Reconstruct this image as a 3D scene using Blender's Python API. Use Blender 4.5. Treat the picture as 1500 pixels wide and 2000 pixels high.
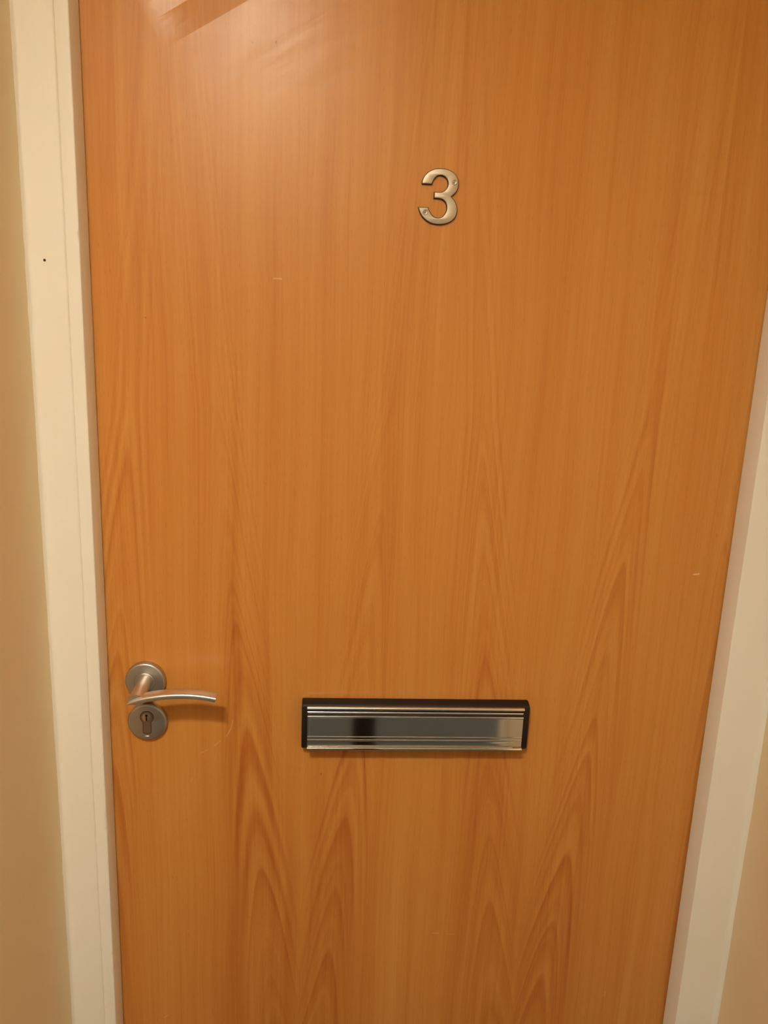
import bpy, bmesh, math, random
from mathutils import Matrix, Vector
from mathutils.geometry import tessellate_polygon
random.seed(7)
for o in list(bpy.data.objects): bpy.data.objects.remove(o)
scene = bpy.context.scene
C = scene.collection

# ---------------------------------------------------------------- camera, world, exposure
cam_data = bpy.data.cameras.new('camera')
cam = bpy.data.objects.new('camera', cam_data); C.objects.link(cam)
cam_data.sensor_fit = 'VERTICAL'; cam_data.sensor_height = 34.6; cam_data.lens = 34.6*1500/2000
cam_data.clip_start = .01
R = ((0.99759697, -0.05763743, 0.03844758),      # camera right
     (0.02466959, -0.2230595, -0.97449262),      # camera down
     (0.06474334, 0.97309937, -0.22110159))      # camera forward
M = Matrix(((R[0][0], -R[1][0], -R[2][0]), (R[0][1], -R[1][1], -R[2][1]), (R[0][2], -R[1][2], -R[2][2])))
cam.matrix_world = Matrix.Translation((0.29324428, -0.96471186, 1.51448335)) @ M.to_4x4()
scene.camera = cam
world = bpy.data.worlds.new('world'); scene.world = world; world.use_nodes = True
world.node_tree.nodes['Background'].inputs[0].default_value = (1, .78, .5, 1)
world.node_tree.nodes['Background'].inputs[1].default_value = .02
scene.view_settings.view_transform = 'Standard'; scene.view_settings.look = 'None'
scene.view_settings.gamma = 1; scene.view_settings.use_curve_mapping = False
scene.view_settings.exposure = 0.0
LAMP_POS = (.04, -1.33, 2.385)     # a flat round panel under the ceiling, shining down
LAMP_RADIUS = .105
LAMP_COLOR = (1, .945, .79)
LAMP_POWER = 312

# ---------------------------------------------------------------- node helpers
class N:
    """small expression builder over shader math nodes"""
    def __init__(s, tree): s.t = tree
    def node(s, kind, **kw):
        n = s.t.nodes.new(kind)
        for k, v in kw.items(): setattr(n, k, v)
        return n
    def put(s, sock, v):
        if isinstance(v, E): s.t.links.new(v.s, sock)
        elif hasattr(v, 'is_output'): s.t.links.new(v, sock)
        else: sock.default_value = v
    def math(s, op, *a):
        n = s.node('ShaderNodeMath', operation=op)
        for i, v in enumerate(a): s.put(n.inputs[i], v)
        return E(s, n.outputs[0])
    def noise(s, vec, scale=1, detail=3, rough=.5, dim='3D'):
        n = s.node('ShaderNodeTexNoise'); n.noise_dimensions = dim
        s.put(n.inputs['Vector'], vec) if dim != '1D' else s.put(n.inputs['W'], vec)
        n.inputs['Scale'].default_value = scale; n.inputs['Detail'].default_value = detail
        n.inputs['Roughness'].default_value = rough
        return E(s, n.outputs[0])
    def vec(s, x, y, z):
        n = s.node('ShaderNodeCombineXYZ')
        for i, v in enumerate((x, y, z)): s.put(n.inputs[i], v)
        return n.outputs[0]
    def smooth(s, v, a, b, c=0., d=1.):
        n = s.node('ShaderNodeMapRange', interpolation_type='SMOOTHSTEP')
        s.put(n.inputs[0], v)
        for i, q in enumerate((a, b, c, d)): n.inputs[i+1].default_value = q
        return E(s, n.outputs[0])
    def mix(s, f, a, b):
        n = s.node('ShaderNodeMix', data_type='RGBA')
        s.put(n.inputs[0], f); s.put(n.inputs[6], a); s.put(n.inputs[7], b)
        return n.outputs[2]
class E:
    def __init__(s, b, sock): s.b = b; s.s = sock
    def __add__(s, o): return s.b.math('ADD', s, o)
    __radd__ = __add__
    def __sub__(s, o): return s.b.math('SUBTRACT', s, o)
    def __rsub__(s, o): return s.b.math('SUBTRACT', o, s)
    def __mul__(s, o): return s.b.math('MULTIPLY', s, o)
    __rmul__ = __mul__
    def __truediv__(s, o): return s.b.math('DIVIDE', s, o)

def material(name, color=(.8, .8, .8), rough=.5, metal=0., spec=.5, coat=0., coat_rough=.1):
    m = bpy.data.materials.new(name); m.use_nodes = True
    b = m.node_tree.nodes['Principled BSDF']
    b.inputs['Base Color'].default_value = (*color, 1); b.inputs['Roughness'].default_value = rough
    b.inputs['Metallic'].default_value = metal; b.inputs['Specular IOR Level'].default_value = spec
    b.inputs['Coat Weight'].default_value = coat; b.inputs['Coat Roughness'].default_value = coat_rough
    return m
def bump(m, height, strength, dist=.001):
    t = m.node_tree; n = t.nodes.new('ShaderNodeBump'); n.inputs['Strength'].default_value = strength
    n.inputs['Distance'].default_value = dist
    t.links.new(height.s if isinstance(height, E) else height, n.inputs['Height'])
    t.links.new(n.outputs[0], t.nodes['Principled BSDF'].inputs['Normal'])
def obj_xyz(n):
    tc = n.node('ShaderNodeTexCoord'); sp = n.node('ShaderNodeSeparateXYZ')
    n.t.links.new(tc.outputs['Object'], sp.inputs[0])
    return E(n, sp.outputs[0]), E(n, sp.outputs[1]), E(n, sp.outputs[2]), tc.outputs['Object']

# ---------------------------------------------------------------- materials
def painted(name, color, rough, dirt, bscale, bstr, brush=0.):
    m = material(name, color, rough)
    n = N(m.node_tree); x, y, z, v = obj_xyz(n); b = m.node_tree.nodes['Principled BSDF']
    blot = n.smooth(n.noise(v, 4, 4), .35, .75)
    col = n.mix(blot, (*color, 1), (*[c*d for c, d in zip(color, dirt)], 1))
    n.t.links.new(col, b.inputs['Base Color'])
    h = n.noise(v, bscale, 3)
    if brush: h = h + n.noise(n.vec(x*300, y*300, z*6), 1, 2)*brush
    bump(m, h, bstr, .0006)
    return m
frame_paint = painted('cream_gloss_paint', (.86, .80, .70), .5, (.98, .965, .93), 55, .35, .5)
wall_left_paint = painted('magnolia_wall_paint', (.92, .81, .57), .75, (.97, .95, .92), 160, .35)
wall_paint = painted('cream_wall_paint', (.82, .64, .41), .75, (.97, .95, .93), 160, .35)
ceiling_paint = painted('white_ceiling_paint', (.8, .74, .62), .85, (.98, .98, .97), 90, .2)
grey_paint = painted('grey_cupboard_paint', (.26, .33, .40), .6, (.95, .95, .95), 60, .1)  # for the panels added opposite the flap
carpet = painted('dark_grey_carpet', (.07, .07, .07), .95, (.8, .8, .8), 400, .6)
strip_paint = material('dark_cupboard_inside', (.012, .008, .005), .8)  # for the dark strip added as a reflection in the flap

# beech veneer: five book-matched leaves with cathedral figure
CR = (.1060, 1.8285)             # lower end of the crease in the varnish
def beech():
    m = material('beech_veneer', rough=.34, spec=.38)
    n = N(m.node_tree); x, y, z, v = obj_xyz(n); b = m.node_tree.nodes['Principled BSDF']
    P = .165
    leaf = n.math('FLOOR', (x-.0925)/P)
    u = n.math('PINGPONG', x-.0925+P*2, P)
    rnd = n.noise(leaf*3.71+.37, 1, 0, dim='1D')
    wob = n.noise(n.vec(x*7+leaf*5, 0., z*2.2), 1, 2)-.5
    wob2 = n.noise(n.vec(x*40+leaf*5, 0., z*4), 1, 2)-.5
    du = n.math('ABSOLUTE', u-(.118-.083*(z-.68))+(rnd-.5)*.02+wob*.012)
    k = 3.6+n.smooth(z, .75, 1.5)*6.5
    spread = (n.math('SQRT', du*du+.00006)-.0077)*k+du*du*75
    zz = n.math('MINIMUM', z, 1.42)+n.math('MAXIMUM', z-1.42, 0.)*.25
    # successive veneer leaves are cut a little apart, so the figure climbs or drops from leaf to leaf
    shift_ramp = n.node('ShaderNodeValToRGB'); shift_ramp.color_ramp.interpolation = 'CONSTANT'
    sh = [.5, .55, .42, .50, .36, .40]           # 0.5 = none, metres * 1 around it
    el = shift_ramp.color_ramp.elements
    el[0].position = 0; el[0].color = (sh[0],)*3+(1,)
    el[1].position = 1/6; el[1].color = (sh[1],)*3+(1,)
    for i in range(2, 6):
        e = el.new(i/6); e.color = (sh[i],)*3+(1,)
    n.put(shift_ramp.inputs[0], (leaf+1.5)/6)
    F = zz+spread-(E(n, shift_ramp.outputs[0])-.5)+wob*.05+wob2*.010
    # ring tone along F: each ring darkens towards its tip, then jumps back to light
    ramp = n.node('ShaderNodeValToRGB'); r = ramp.color_ramp; r.interpolation = 'LINEAR'
    tips = [(.40, .5), (.50, .7), (.59, .45), (.711, .9), (.814, .8), (.937, .95), (1.03, .3), (1.099, 1.0), (1.158, .5), (1.25, .25), (1.372, .8), (1.50, .4), (1.60, .7)]
    lo, hi = .3, 1.9
    pts = [(0., .45)]; prev = .3
    for p_, a in tips:
        pts.append(((p_-(p_-prev)*.55-lo)/(hi-lo), .62)); pts.append(((p_-.006-lo)/(hi-lo), .62-.55*a))
        pts.append(((p_+.006-lo)/(hi-lo), .74)); prev = p_
    while len(pts) > 31: pts.pop(1)
    el = r.elements; el[0].position = 0; el[0].color = (.5,)*3+(1,); el[1].position = 1; el[1].color = (.6,)*3+(1,)
    for p_, c in pts[1:]:
        e = el.new(min(max(p_, .001), .999)); e.color = (c, c, c, 1)
    n.put(ramp.inputs[0], (F-lo)/(hi-lo))
    rings = E(n, ramp.outputs[0])
    away = n.smooth(du, .012, .05, 1., .12)
    fine = (n.noise(F*16+leaf*9, 1, 3, .5, dim='1D')-.5)*away+.5           # small rings between
    stripe = n.noise(n.vec(x*45+wob*1.5, leaf, z*.9), 1, 3)     # broad lengthwise streaks
    streak = n.noise(n.vec(x*230+wob*4, 0., z*2.5), 1, 3, .65)
    pore = n.smooth(n.noise(n.vec(x*1500, 0., z*75), 1, 2), .60, .74)
    fadeup = n.smooth(z, 1.2, 1.65)
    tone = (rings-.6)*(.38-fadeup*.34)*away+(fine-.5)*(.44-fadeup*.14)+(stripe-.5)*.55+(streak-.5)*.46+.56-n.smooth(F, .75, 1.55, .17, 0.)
    ramp2 = n.node('ShaderNodeValToRGB'); e2 = ramp2.color_ramp.elements
    e2[0].position = .12; e2[0].color = (.43, .120, .018, 1)
    e2[1].position = .92; e2[1].color = (.67, .318, .082, 1)
    e = e2.new(.5); e.color = (.57, .222, .043, 1)
    n.put(ramp2.inputs[0], tone)
    col = n.mix(pore*.34, ramp2.outputs[0], (.20, .06, .015, 1))
    # scratches and knocks: short strokes (x1,z1,x2,z2,half width,strength)
    marks = None
    for x1, z1, x2, z2, w, s in SCRATCHES:
        dx, dz = x2-x1, z2-z1; L2 = dx*dx+dz*dz
        t = n.math('MINIMUM', n.math('MAXIMUM', ((x-x1)*dx+(z-z1)*dz)/L2, 0.), 1.)
        ax = x-x1-t*dx; az = z-z1-t*dz
        d = n.math('SQRT', ax*ax+az*az)+(n.noise(v, 700, 2)-.5)*w*1.2
        k_ = n.smooth(d, w*.2, w, s, 0.)
        marks = k_ if marks is None else n.math('MAXIMUM', marks, k_)
    col = n.mix(marks, col, (.78, .50, .28, 1))
    specks = None
    for x1, z1, w, s in SPECKS:
        ax = x-x1; az = (z-z1)*.6
        k_ = n.smooth(n.math('SQRT', ax*ax+az*az), w*.3, w, s, 0.)
        specks = k_ if specks is None else n.math('MAXIMUM', specks, k_)
    col = n.mix(specks, col, (.13, .04, .012, 1))
    n.t.links.new(col, b.inputs['Base Color'])
    # varnish: grain relief, gentle waves, and one shallow crease running diagonally near the top
    dline = (x-CR[0])*(-.50)+(z-CR[1])*.866      # distance above the crease
    along = (x-CR[0])*.866+(z-CR[1])*.50
    d1 = n.math('MINIMUM', n.math('MAXIMUM', dline, 0.), .030); d2 = n.math('MINIMUM', n.math('MAXIMUM', dline-.030, 0.), .060)
    patch = n.smooth(along, -.02, .03)*n.smooth(along, .16, .26, 1., 0.)
    crease = (d2*45-d1*90)*patch
    ripple = n.noise(n.vec(dline*60, 0., along*5), 1, 3)*n.smooth(z, 1.72, 1.84)*n.smooth(x, .30, .42, 1., 0.)
    h = n.noise(n.vec(x*500, 0., z*18), 1, 2)*.03+n.noise(n.vec(x*14, 0., z*9), 1, 2)*.5+crease+ripple*.45
    bump(m, h, 1., .001)
    n.put(b.inputs['Roughness'], .27+n.noise(n.vec(x*30, 0., z*20), 1, 3)*.08)
    return m
SCRATCHES = [(.2144, 1.5787, .2235, 1.5785, .0013, .5), (.779, 1.2195, .786, 1.2203, .0016, .9),
             (.154, .976, .160, .987, .0013, .32), (.138, .962, .146, .969, .0012, .30), (.119, .950, .128, .955, .0011, .22),
             (.160, .987, .163, 1.000, .0012, .22), (.455, .657, .463, .6566, .0011, .45), (.475, .655, .486, .6548, .0010, .2),
             (.726, .540, .727, .548, .0010, .35), (.060, .515, .064, .518, .0010, .45), (.105, .905, .107, .912, .001, .22)]
SPECKS = [(.215, 1.8335, .0016, .55), (.284, .919, .0013, .7), (.062, 1.527, .0012, .5), (.189, 1.832, .0010, .4)]
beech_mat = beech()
edge_mat = material('door_edge_shadow_lipping', (.22, .08, .025), .6)

def metal(name, color, rough, streak=(0, 0, 0), amount=0.):
    m = material(name, color, rough, metal=1.)
    n = N(m.node_tree); x, y, z, v = obj_xyz(n); b = m.node_tree.nodes['Principled BSDF']
    s = n.noise(n.vec(x*streak[0], y*streak[1], z*streak[2]), 1, 3)
    n.put(b.inputs['Roughness'], rough-.04+s*.08+n.noise(v, 60, 3)*.04)
    if amount: bump(m, s, amount, .0002)
    return m
satin = metal('satin_stainless', (.74, .67, .60), .36, (60, 900, 900), .25)
satin_disc = metal('satin_stainless_rose', (.50, .47, .43), .42, (500, 500, 500), .15)
chrome = material('polished_chrome', (.80, .79, .77), .06, metal=1.)
brass_satin = metal('brushed_numeral_metal', (.46, .385, .30), .40, (90, 90, 90), .25)
dark_edge = material('dark_numeral_edge', (.05, .016, .006), .5)
cyl_mat = metal('lock_cylinder_metal', (.36, .28, .24), .45, (400, 400, 400), .1)
slot_mat = material('keyway_dark', (.008, .004, .003), .6)
black_plastic = material('black_plastic', (.014, .008, .006), .55, spec=.3)
rail_metal = material('bright_rail_metal', (.88, .84, .80), .22, metal=1.)

# ---------------------------------------------------------------- mesh helpers
def link(name, bm, mats, parent=None, smooth=None, label=None, kind=None):
    me = bpy.data.meshes.new(name); bmesh.ops.recalc_face_normals(bm, faces=bm.faces)
    if smooth is not None:
        for f in bm.faces: f.smooth = True
        for e in bm.edges:
            if len(e.link_faces) == 2 and e.calc_face_angle(0) > smooth: e.smooth = False
    bm.to_mesh(me); bm.free()
    for m in (mats if isinstance(mats, (list, tuple)) else [mats]): me.materials.append(m)
    o = bpy.data.objects.new(name, me); C.objects.link(o)
    if parent: o.parent = parent
    if label: o['label'] = label
    if kind: o['kind'] = kind
    return o
def box(bm, x0, x1, y0, y1, z0, z1, bev=0., seg=2):
    r = bmesh.ops.create_cube(bm, size=1, matrix=Matrix.Translation(((x0+x1)/2, (y0+y1)/2, (z0+z1)/2)) @ Matrix.Diagonal((x1-x0, y1-y0, z1-z0, 1)))
    if bev:
        es = list({e for v in r['verts'] for e in v.link_edges})
        bmesh.ops.bevel(bm, geom=es, offset=bev, segments=seg, affect='EDGES', profile=.5)
def extrude_x(bm, prof, x0, x1, end=None):
    """profile of (y,z) points closed, extruded along x; optional slight rounding of the ends"""
    a = [bm.verts.new((x0, y, z)) for y, z in prof]; b = [bm.verts.new((x1, y, z)) for y, z in prof]
    k = len(prof)
    for i in range(k): bm.faces.new((a[i], a[(i+1) % k], b[(i+1) % k], b[i]))
    bm.faces.new(a); bm.faces.new(b[::-1])
def lathe_y(bm, prof, cx, cz, seg=96):
    """profile of (radius, y) turned about the y axis through (cx, cz)"""
    rings = []
    for r, y in prof:
        if r < 1e-6: rings.append([bm.verts.new((cx, y, cz))])
        else: rings.append([bm.verts.new((cx+r*math.cos(2*math.pi*i/seg), y, cz+r*math.sin(2*math.pi*i/seg))) for i in range(seg)])
    for A, B in zip(rings, rings[1:]):
        for i in range(seg):
            j = (i+1) % seg
            if len(A) == 1: bm.faces.new((A[0], B[i], B[j]))
            elif len(B) == 1: bm.faces.new((A[i], A[j], B[0]))
            else: bm.faces.new((A[i], A[j], B[j], B[i]))
def structure(name, bm, m, label=None, category=None, smooth=None, parent=None):
    o = link(name, bm, m, parent, smooth)
    o['kind'] = 'structure'
    if label: o['label'] = label
    if category: o['category'] = category
    return o
def gauss(z, c, w): return math.exp(-((z-c)/w)**2)

# ---------------------------------------------------------------- the room
W = .826; TOP = 2.03; CEIL = 2.42; XL, XR = -.0585, .8865; YB = -1.52; XFAR = -1.25; YRET = -.36
def slab(name, *a, m=None, label=None, cat=None):
    bm = bmesh.new(); box(bm, *a); return structure(name, bm, m, label, cat)
slab('floor', XFAR, XR, YB, .06, -.05, 0, m=carpet, label='dark grey floor of the hallway in front of the door', cat='floor')
slab('ceiling', XFAR, XR, YB, .06, CEIL, CEIL+.05, m=ceiling_paint, label='white ceiling above the door', cat='ceiling')
slab('wall_left', XL-.1, XL, YRET, .06, 0, CEIL, m=wall_left_paint, label='yellowish magnolia wall strip at the left of the door frame', cat='wall')
slab('wall_right', XR, XR+.1, YB, .06, 0, CEIL, m=wall_paint, label='cream wall strip at the right of the door frame', cat='wall')
slab('wall_front_left', XFAR, XL-.1, YRET, YRET+.1, 0, CEIL, m=wall_paint, label='cream hallway wall beside the door recess', cat='wall')
slab('wall_far_left', XFAR-.1, XFAR, YB, YRET+.1, 0, CEIL, m=wall_paint, label='cream end wall of the hallway', cat='wall')
slab('wall_above_door', XL, XR, -.02, .06, TOP+.03, CEIL, m=wall_paint, label='cream wall above the wooden door', cat='wall')
slab('wall_back', XFAR, XR+.1, YB-.1, YB, 0, CEIL, m=wall_paint, label='cream wall opposite the door', cat='wall')
# grey panels and a dark strip, added opposite only for the chrome flap to mirror
for i, (a, b_) in enumerate(((-1.0, .374), (.456, XR))):
    bm = bmesh.new(); box(bm, a, b_, YB, YB+.022, 0.01, 1.98, .002)
    structure('door_%d' % (i+2), bm, grey_paint, 'grey cupboard door opposite, %s' % ('left of the gap' if i == 0 else 'right of the gap'), 'door')
bm = bmesh.new(); box(bm, .374, .456, YB, YB+.004, 0.01, 1.98); structure('trim_6', bm, strip_paint, 'dark gap between the grey cupboard doors', 'trim')
bm = bmesh.new(); box(bm, XR-.015, XR, YB, -.06, 0, .10, .003); structure('baseboard_right', bm, frame_paint, 'cream baseboard along the right wall', 'baseboard')

bm = bmesh.new(); box(bm, XR-.016, XR, -1.41, -1.36, 0.0, 2.05, .003); structure('trim_5', bm, frame_paint, 'cream upright trim on the right wall, behind the viewer', 'trim')  # unseen upright, added to give the flap a bright band to reflect
# ---------------------------------------------------------------- door frame
Zs = [i*.006 for i in range(int(TOP/.006)+1)]
def column(bm, prof_at):
    """loft closed (x,y) profiles up the z axis"""
    prev = None
    for z in Zs:
        ring = [bm.verts.new((x, y, z)) for x, y in prof_at(z)]
        if prev:
            k = len(ring)
            for i in range(k): bm.faces.new((prev[i], prev[(i+1) % k], ring[(i+1) % k], ring[i]))
        else: bm.faces.new(ring)
        prev = ring
    bm.faces.new(prev[::-1])
wobble = lambda z, s: (math.sin(z*23+s)+math.sin(z*57+s*2.3)*.6+math.sin(z*131+s*5)*.3)*.00025
EDGE_CHIPS = [(1.612, .004, .0022), (1.010, .005, .0020), (.965, .003, .0012), (.873, .010, .0016), (.858, .003, .0024), (.806, .003, .0016),
              (.716, .003, .0014), (.66, .003, .0014), (.628, .009, .0011), (1.33, .002, .0008), (.925, .002, .001)]
def lining_left(z):
    c = .0011+abs(wobble(z, 1))*.8+sum(a*1.5*gauss(z, p, w) for p, w, a in EDGE_CHIPS)
    y = -.037
    return [(-.0152, .044), (-.0152, y+.0006), (-.0143, y+.0001), (-.0134, y), (0-c*1.1, y), (0-c*.35, y+c*.25), (0, y+c), (0, -.0022), (-.0105, -.0022), (-.0105, .044)]
bm = bmesh.new(); column(bm, lining_left)
structure('trim_1', bm, frame_paint, 'narrow cream painted frame edge beside the handle side of the door', 'door frame', smooth=.9)
CORNER = [(1.645, .006), (1.527, .006), (1.12, .006), (.84, .007), (.80, .006), (1.60, .02)]
def arch_left(z):
    y = -.0385; f = .0042+wobble(z, 3)*2+sum(.0012*gauss(z, p, w)*math.sin(z*900) for p, w in CORNER)
    return [(-.0146, -.02), (-.0146, y+.0023), (-.0160, y+.0005), (-.0172, y), (XL+f+.002, y), (XL+f*.8, y-.0004), (XL+f*.42, y-f*.35), (XL+f*.12, y-f*.9), (XL-.002, y-f*1.5), (XL-.002, -.02)]
bm = bmesh.new(); column(bm, arch_left)
arch = structure('trim_2', bm, frame_paint, 'wide cream painted architrave at the left of the door with a tiny nail hole', 'door frame', smooth=.9)
bm = bmesh.new(); bmesh.ops.create_circle(bm, cap_ends=True, segments=20, radius=.0015, matrix=Matrix.Translation((-0.0388, -.0387, 1.5849)) @ Matrix.Rotation(math.pi/2, 4, 'X'))
nail_hole = bm
RCH = [(1.165, .002, .0010), (1.255, .002, .001), (.722, .003, .0012), (.54, .002, .001)]
def frame_right(z):
    y = -.037; c = .0011+abs(wobble(z, 8))*.7+sum(a*gauss(z, p, w) for p, w, a in RCH); X = W-.0018
    f = .0050+wobble(z, 6)*2
    return [(X+.0105, .044), (X+.0105, -.0022), (X, -.0022), (X, y+c), (X+c*.35, y+c*.25), (X+c*1.1, y), (XR-f-.003, y), (XR-f*.8, y-.0003), (XR-f*.42, y-f*.35), (XR-f*.12, y-f*.9), (XR+.002, y-f*1.5), (XR+.002, .044)]
bm = bmesh.new(); column(bm, frame_right)
structure('trim_3', bm, frame_paint, 'cream painted door frame at the right of the wooden door', 'door frame', smooth=.9)
bm = bmesh.new(); box(bm, XL, XR, -.037, .044, TOP, TOP+.07, .001)
structure('trim_4', bm, frame_paint, 'cream painted frame head across the top of the door', 'door frame')
link('nail_hole', nail_hole, slot_mat, arch, label='tiny dark nail hole')

# ---------------------------------------------------------------- the door
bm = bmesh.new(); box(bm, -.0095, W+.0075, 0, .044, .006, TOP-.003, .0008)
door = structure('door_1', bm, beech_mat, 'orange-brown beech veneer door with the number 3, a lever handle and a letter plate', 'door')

# lever handle --------------------------------------------------
HX, HZ = .0492, 1.0588
bm = bmesh.new()
RR = .0262
lathe_y(bm, [(RR-.0004, .0), (RR, -.0006), (RR, -.0066), (RR-.0005, -.0080), (RR-.0016, -.0090), (RR-.0028, -.0093), (.0138, -.0093), (.0135, -.0087), (.0130, -.0087), (.0127, -.0098), (.0120, -.0102), (.0, -.0102)], HX, HZ)
handle_rose = bm
handle = link('door_handle', bmesh.new(), satin, door, label='satin steel curved lever handle')
bm = bmesh.new()
# neck: leans and flares slightly into the bar
NS = 14; seg = 48; rings = []
for i in range(NS+1):
    t = i/NS; y = -.0098-.046*t
    rx = .0090+.0016*t**3; rz = .0090-.0018*t**2
    cx = HX+.0002; cz = HZ-.0028*t**2
    rings.append([bm.verts.new((cx+rx*math.cos(a), y, cz+rz*math.sin(a))) for a in [2*math.pi*j/seg for j in range(seg)]])
for A, B in zip(rings, rings[1:]):
    for i in range(seg): bm.faces.new((A[i], A[(i+1) % seg], B[(i+1) % seg], B[i]))
bm.faces.new(rings[0]); bm.faces.new(rings[-1])
# bar: a flat rounded section swept along a shallow arch
def arc_z(x):
    u = (x-.108)/.066
    return 1.0628-.0100*u*u if x < .108 else 1.0628-.0082*((x-.108)/.043)**2*.62
NB = 60; rings = []; X0, X1 = .0385, .1490
for i in range(NB+1):
    t = i/NB; x = X0+(X1-X0)*t
    dzdx = (arc_z(x+.0005)-arc_z(x-.0005))/.001; ang = math.atan(dzdx)
    tt = min(t/.16, 1.)
    dep = .0094*(.16+.84*math.sin(tt*math.pi/2))          # half depth (y)
    th = .0043*(.22+.78*math.sin(tt*math.pi/2))           # half thickness (z)
    yc = -.0500+(.0094-dep)*-1.0
    cz = arc_z(x)
    ring = []
    for j in range(40):
        a = 2*math.pi*j/40; c, s = math.cos(a), math.sin(a)
        e = .62
        py = math.copysign(abs(c)**e, c)*dep; pz = math.copysign(abs(s)**e, s)*th
        pz -= (py/.0082)*-.0010*0
        ring.append(bm.verts.new((x-math.sin(ang)*pz, yc+py, cz+math.cos(ang)*pz)))
    rings.append(ring)
for A, B in zip(rings, rings[1:]):
    for i in range(40): bm.faces.new((A[i], A[(i+1) % 40], B[(i+1) % 40], B[i]))
bm.faces.new(rings[0]); bm.faces.new(rings[-1])
link('lever', bm, satin, handle, smooth=.8)
link('rose', handle_rose, satin_disc, handle, smooth=.5, label='round satin steel rose behind the lever')
# the group root is an empty at the base of the spindle
me = handle.data; bpy.data.objects.remove(handle)
root = bpy.data.objects.new('door_handle', None); C.objects.link(root); root.parent = door; root['label'] = 'satin steel curved lever handle'
root.empty_display_size = .02
for nme in ('lever', 'rose'): bpy.data.objects[nme].parent = root

# lock escutcheon ------------------------------------------------
EX, EZ = .0502, 1.0003
bm = bmesh.new()
lathe_y(bm, [(RR-.0006, .0), (RR-.0002, -.0006), (RR-.0002, -.0062), (RR-.0008, -.0076), (RR-.0020, -.0086), (RR-.0032, -.0089), (0, -.0089)], EX, EZ)
esc = link('lock_escutcheon', bm, satin_disc, door, smooth=.5, label='round satin steel keyhole plate')
def euro(bm, r, rs, zb, y0, y1, cz, seg=40):
    """euro profile outline: round head above, slot below"""
    a0 = math.asin(rs/r); pts = []
    for i in range(seg+1):
        a = -math.pi/2+a0+(2*math.pi-2*a0)*i/seg
        pts.append((EX+r*math.cos(a), cz+r*math.sin(a)))
    for i in range(13):
        a = math.pi+math.pi*i/12
        pts.append((EX+rs*math.cos(a), zb+rs*.45*math.sin(a)))
    A = [bm.verts.new((x, y0, z)) for x, z in pts]; B = [bm.verts.new((x, y1, z)) for x, z in pts]; k = len(pts)
    for i in range(k): bm.faces.new((A[i], A[(i+1) % k], B[(i+1) % k], B[i]))
    bm.faces.new(A); bm.faces.new(B[::-1])
bm = bmesh.new(); euro(bm, .0091, .0057, .9860, -.0080, -.00895, 1.0080)
link('cylinder_recess', bm, dark_edge, esc, label='dark outline round the lock cylinder')
bm = bmesh.new(); euro(bm, .0083, .0048, .9866, -.0080, -.0094, 1.0080)
cyl = link('lock_cylinder', bm, cyl_mat, esc, label='dull lock cylinder')
bm = bmesh.new(); lathe_y(bm, [(.0060, -.009), (.0060, -.0099), (.0054, -.0101), (0, -.0101)], EX, 1.0082, 48)
link('plug', bm, metal('lock_plug_metal', (.62, .52, .46), .3, (300, 300, 300), .1), esc, smooth=.5)
bm = bmesh.new()
box(bm, EX-.0011, EX+.0007, -.0103, -.0100, 1.0030, 1.0105); box(bm, EX-.0019, EX+.0015, -.0103, -.0100, 1.0098, 1.0128, .0001)
link('keyway', bm, slot_mat, esc, label='dark key slot')
bm = bmesh.new(); bmesh.ops.create_uvsphere(bm, u_segments=20, v_segments=10, radius=1, matrix=Matrix.Translation((EX-.0005, -.0087, .9800)) @ Matrix.Diagonal((.0036, .0008, .0011, 1)))  # small raised oval in paler satin metal, low on the plate
link('highlight_dimple', bm, satin, esc, smooth=3)
bpy.data.objects['highlight_dimple'].name = 'fixing_dimple'

# number 3 --------------------------------------------------------
CX3, CZ3 = .4068, 1.6795
SX = (.4305-.3833)/(1115-360); SZ = (1.7108-1.6478)/(1415-258)
OUT = [(412, 600), (408, 560), (418, 510), (440, 452), (485, 385), (555, 322), (650, 275), (755, 260), (865, 268), (960, 300), (1040, 362), (1092, 445), (1114, 540), (1112, 620), (1088, 700), (1045, 765), (985, 825),
       (1045, 885), (1088, 965), (1112, 1060), (1108, 1160), (1080, 1245), (1030, 1312), (950, 1370), (850, 1405), (740, 1415), (630, 1397), (530, 1347), (450, 1272), (397, 1182), (368, 1100), (362, 1060),
       (560, 1060), (576, 1110), (602, 1165), (645, 1222), (700, 1258), (760, 1265), (820, 1243), (868, 1190), (895, 1125), (902, 1050), (886, 980), (850, 925), (800, 892), (730, 882), (650, 882),
       (650, 740), (740, 738), (808, 730), (858, 692), (892, 640), (904, 570), (888, 500), (850, 445), (790, 415), (735, 415), (688, 435), (652, 480), (625, 535), (608, 600)]
def to_world(p): return (.3833+(p[0]-360)*SX, 1.7108-(p[1]-258)*SZ)
def dense(pts, sharp):
    """Catmull-Rom between non-corner points"""
    out = []; k = len(pts)
    for i in range(k):
        p0, p1, p2, p3 = pts[i-1], pts[i], pts[(i+1) % k], pts[(i+2) % k]
        if i in sharp: p0 = p1
        if (i+1) % k in sharp: p3 = p2
        for s in range(3):
            t = s/3
            out.append(tuple(.5*((2*p1[d])+(-p0[d]+p2[d])*t+(2*p0[d]-5*p1[d]+4*p2[d]-p3[d])*t*t+(-p0[d]+3*p1[d]-3*p2[d]+p3[d])*t**3) for d in (0, 1)))
    return out
P3 = [to_world(p) for p in dense(OUT, {0, 16, 31, 32, 46, 47, 60})]
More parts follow.
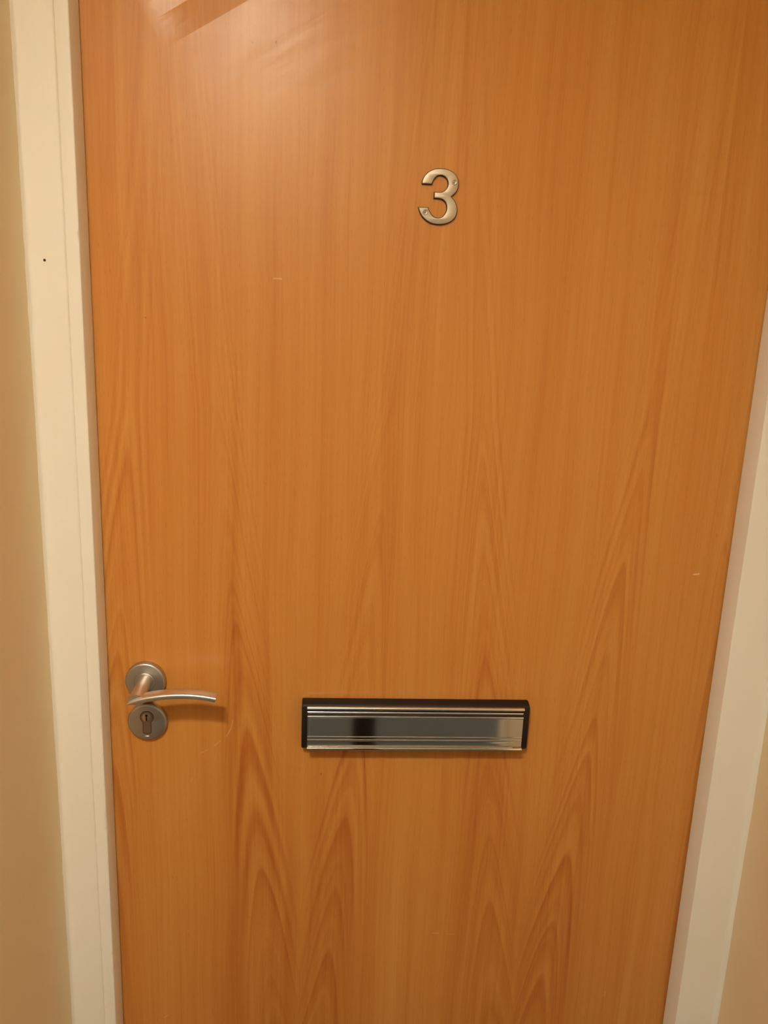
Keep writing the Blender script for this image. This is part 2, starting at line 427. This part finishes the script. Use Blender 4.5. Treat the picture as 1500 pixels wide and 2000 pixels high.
def inset(pts, d):
    res = []; k = len(pts)
    for i in range(k):
        a, b, c = pts[i-1], pts[i], pts[(i+1) % k]
        n1 = Vector((-(b[1]-a[1]), b[0]-a[0])); n2 = Vector((-(c[1]-b[1]), c[0]-b[0]))
        n1.normalize(); n2.normalize(); m = (n1+n2); m.normalize(); q = max(m.dot(n1), .5)
        res.append((b[0]+m.x*d/q, b[1]+m.y*d/q))
    return res
area = sum(P3[i-1][0]*P3[i][1]-P3[i][0]*P3[i-1][1] for i in range(len(P3)))
sg = 1 if area > 0 else -1
def plate3(bm, layers):
    rings = [[bm.verts.new((x, y, z)) for x, z in inset(P3, sg*d)] for d, y in layers]
    k = len(P3)
    for A, B in zip(rings, rings[1:]):
        for i in range(k): bm.faces.new((A[i], A[(i+1) % k], B[(i+1) % k], B[i]))
    L = rings[-1]
    for t in tessellate_polygon([[v.co.copy() for v in L]]):
        try: bm.faces.new([L[i] for i in t])
        except ValueError: pass
bm = bmesh.new(); plate3(bm, [(0, 0), (0, -.0022), (.0003, -.0027), (.0010, -.0029)])
num = link('house_number', bm, dark_edge, None, smooth=.6, label='pressed metal number 3 fixed to the upper part of the wooden door'); num['category'] = 'house number'
bm = bmesh.new(); plate3(bm, [(.0007, -.002), (.0007, -.0036), (.0009, -.0039), (.0014, -.0040)])
link('numeral_face', bm, brass_satin, num, smooth=.9, label='pale brushed metal face of the number 3')
for px, py in ((1025, 530), (497, 1168)):
    wx, wz = to_world((px, py)); bm = bmesh.new()
    lathe_y(bm, [(.0033, -.0039), (.0031, -.0045), (.0026, -.0047), (.0019, -.0043), (.0012, -.0041), (.0010, -.0046), (0, -.0047)], wx, wz, 32)
    link('fixing_pin', bm, brass_satin, num, smooth=1.2)

# letter plate -----------------------------------------------------
LX0, LX1, LZ0, LZ1 = .2565, .5665, .9665, 1.0340
bm = bmesh.new()
prof = [(0, LZ1), (-.004, LZ1), (-.0135, LZ1-.0008), (-.0165, LZ1-.0030), (-.0175, LZ1-.0060), (-.0165, LZ0+.004), (-.0145, LZ0+.001), (-.012, LZ0), (0, LZ0)]
extrude_x(bm, prof, LX0, LX1)
es = [e for e in bm.edges if abs(e.verts[0].co.x-e.verts[1].co.x) < 1e-6 and not (e.verts[0].co.y > -.001 and e.verts[1].co.y > -.001)]
bmesh.ops.bevel(bm, geom=es, offset=.0016, segments=3, affect='EDGES', profile=.5)
plate = link('letter_plate', bm, black_plastic, door, smooth=.7, label='wide letter plate with black surround and chrome flap')
def arc_pts(cy, cz, r, a0, a1, k): return [(cy+r*math.cos(math.radians(a0+(a1-a0)*i/k)), cz+r*math.sin(math.radians(a0+(a1-a0)*i/k))) for i in range(k+1)]
CX0, CX1 = .2643, .5578
# hinge rail: bright rounded lip, a recess and a small ridge below it
bm = bmesh.new()
prof = [(-.010, 1.0300)]+[(-.0190, 1.0312)]+arc_pts(-.0205, 1.0292, .0022, 90, 250, 8)+[(-.0196, 1.0262)]+[(-.0150, 1.0258), (-.0150, 1.0238)]+arc_pts(-.0160, 1.0214, .0018, 120, 240, 8)+[(-.0150, 1.0190), (-.010, 1.0188)]
extrude_x(bm, prof, CX0, CX1)
link('hinge_rail', bm, rail_metal, plate, smooth=.5, label='chrome rail above the flap')
# flap
bm = bmesh.new()
prof = [(-.014, 1.0178)]+arc_pts(-.0198, 1.0166, .0014, 80, 200, 6)+[(-.0203, 1.0148), (-.0203, .9886)]
prof += arc_pts(-.0203, .9872, .0010, 90, 270, 6)+[(-.0202, .9850)]+arc_pts(-.0203, .9826, .0011, 90, 270, 6)+[(-.0202, .9806), (-.0204, .9752)]
prof += [(-.0216, .9742)]+arc_pts(-.0222, .9712, .0026, 120, 255, 10)+[(-.0200, .9680), (-.014, .9680)]
extrude_x(bm, prof, CX0+.0002, CX1-.0004)
flap = link('flap', bm, chrome, plate, smooth=.5, label='mirror chrome letter flap')
bm = bmesh.new(); box(bm, CX0+.0035, CX0+.0039, -.02045, -.0202, .9888, 1.0148)
link('edge_line', bm, satin, flap)

# ceiling lamp (out of frame; lights the recess and shines in the varnish) -----
lamp = bpy.data.objects.new('ceiling_light', None); C.objects.link(lamp); lamp.location = (LAMP_POS[0], LAMP_POS[1], CEIL)
lamp['label'] = 'flat round ceiling light of the hallway, its glow reflected at the top of the door'; lamp['category'] = 'ceiling light'
em = bpy.data.materials.new('lit_opal_glass'); em.use_nodes = True; em.node_tree.nodes.clear()
e_ = em.node_tree.nodes.new('ShaderNodeEmission'); e_.inputs[0].default_value = (*LAMP_COLOR, 1); e_.inputs[1].default_value = LAMP_POWER
o_ = em.node_tree.nodes.new('ShaderNodeOutputMaterial'); em.node_tree.links.new(e_.outputs[0], o_.inputs[0])
dz = LAMP_POS[2]-CEIL
bm = bmesh.new(); bmesh.ops.create_circle(bm, cap_ends=True, segments=64, radius=LAMP_RADIUS, matrix=Matrix.Translation((0, 0, dz)) @ Matrix.Rotation(math.pi, 4, 'X'))
me = bpy.data.meshes.new('diffuser'); bm.to_mesh(me); bm.free(); me.materials.append(em)
diff = bpy.data.objects.new('diffuser', me); C.objects.link(diff); diff.parent = lamp
bm = bmesh.new(); bmesh.ops.create_cone(bm, cap_ends=True, segments=64, radius1=LAMP_RADIUS+.012, radius2=LAMP_RADIUS+.012, depth=-dz-.003, matrix=Matrix.Translation((0, 0, (dz+.003)/2)))
link('housing', bm, ceiling_paint, lamp, smooth=.5)
bm = bmesh.new(); a_, b_ = LAMP_RADIUS+.002, LAMP_RADIUS+.012; zb = dz-.045  # deep rim added to cut the panel's light at high angles
rg = [[bm.verts.new((q*math.cos(2*math.pi*i/64), q*math.sin(2*math.pi*i/64), zz_)) for i in range(64)] for q, zz_ in ((a_, dz), (a_, zb), (b_, zb), (b_, dz))]
for k in range(4):
    A, B = rg[k], rg[(k+1) % 4]
    for i in range(64): bm.faces.new((A[i], A[(i+1) % 64], B[(i+1) % 64], B[i]))
link('rim', bm, ceiling_paint, lamp, smooth=.5)
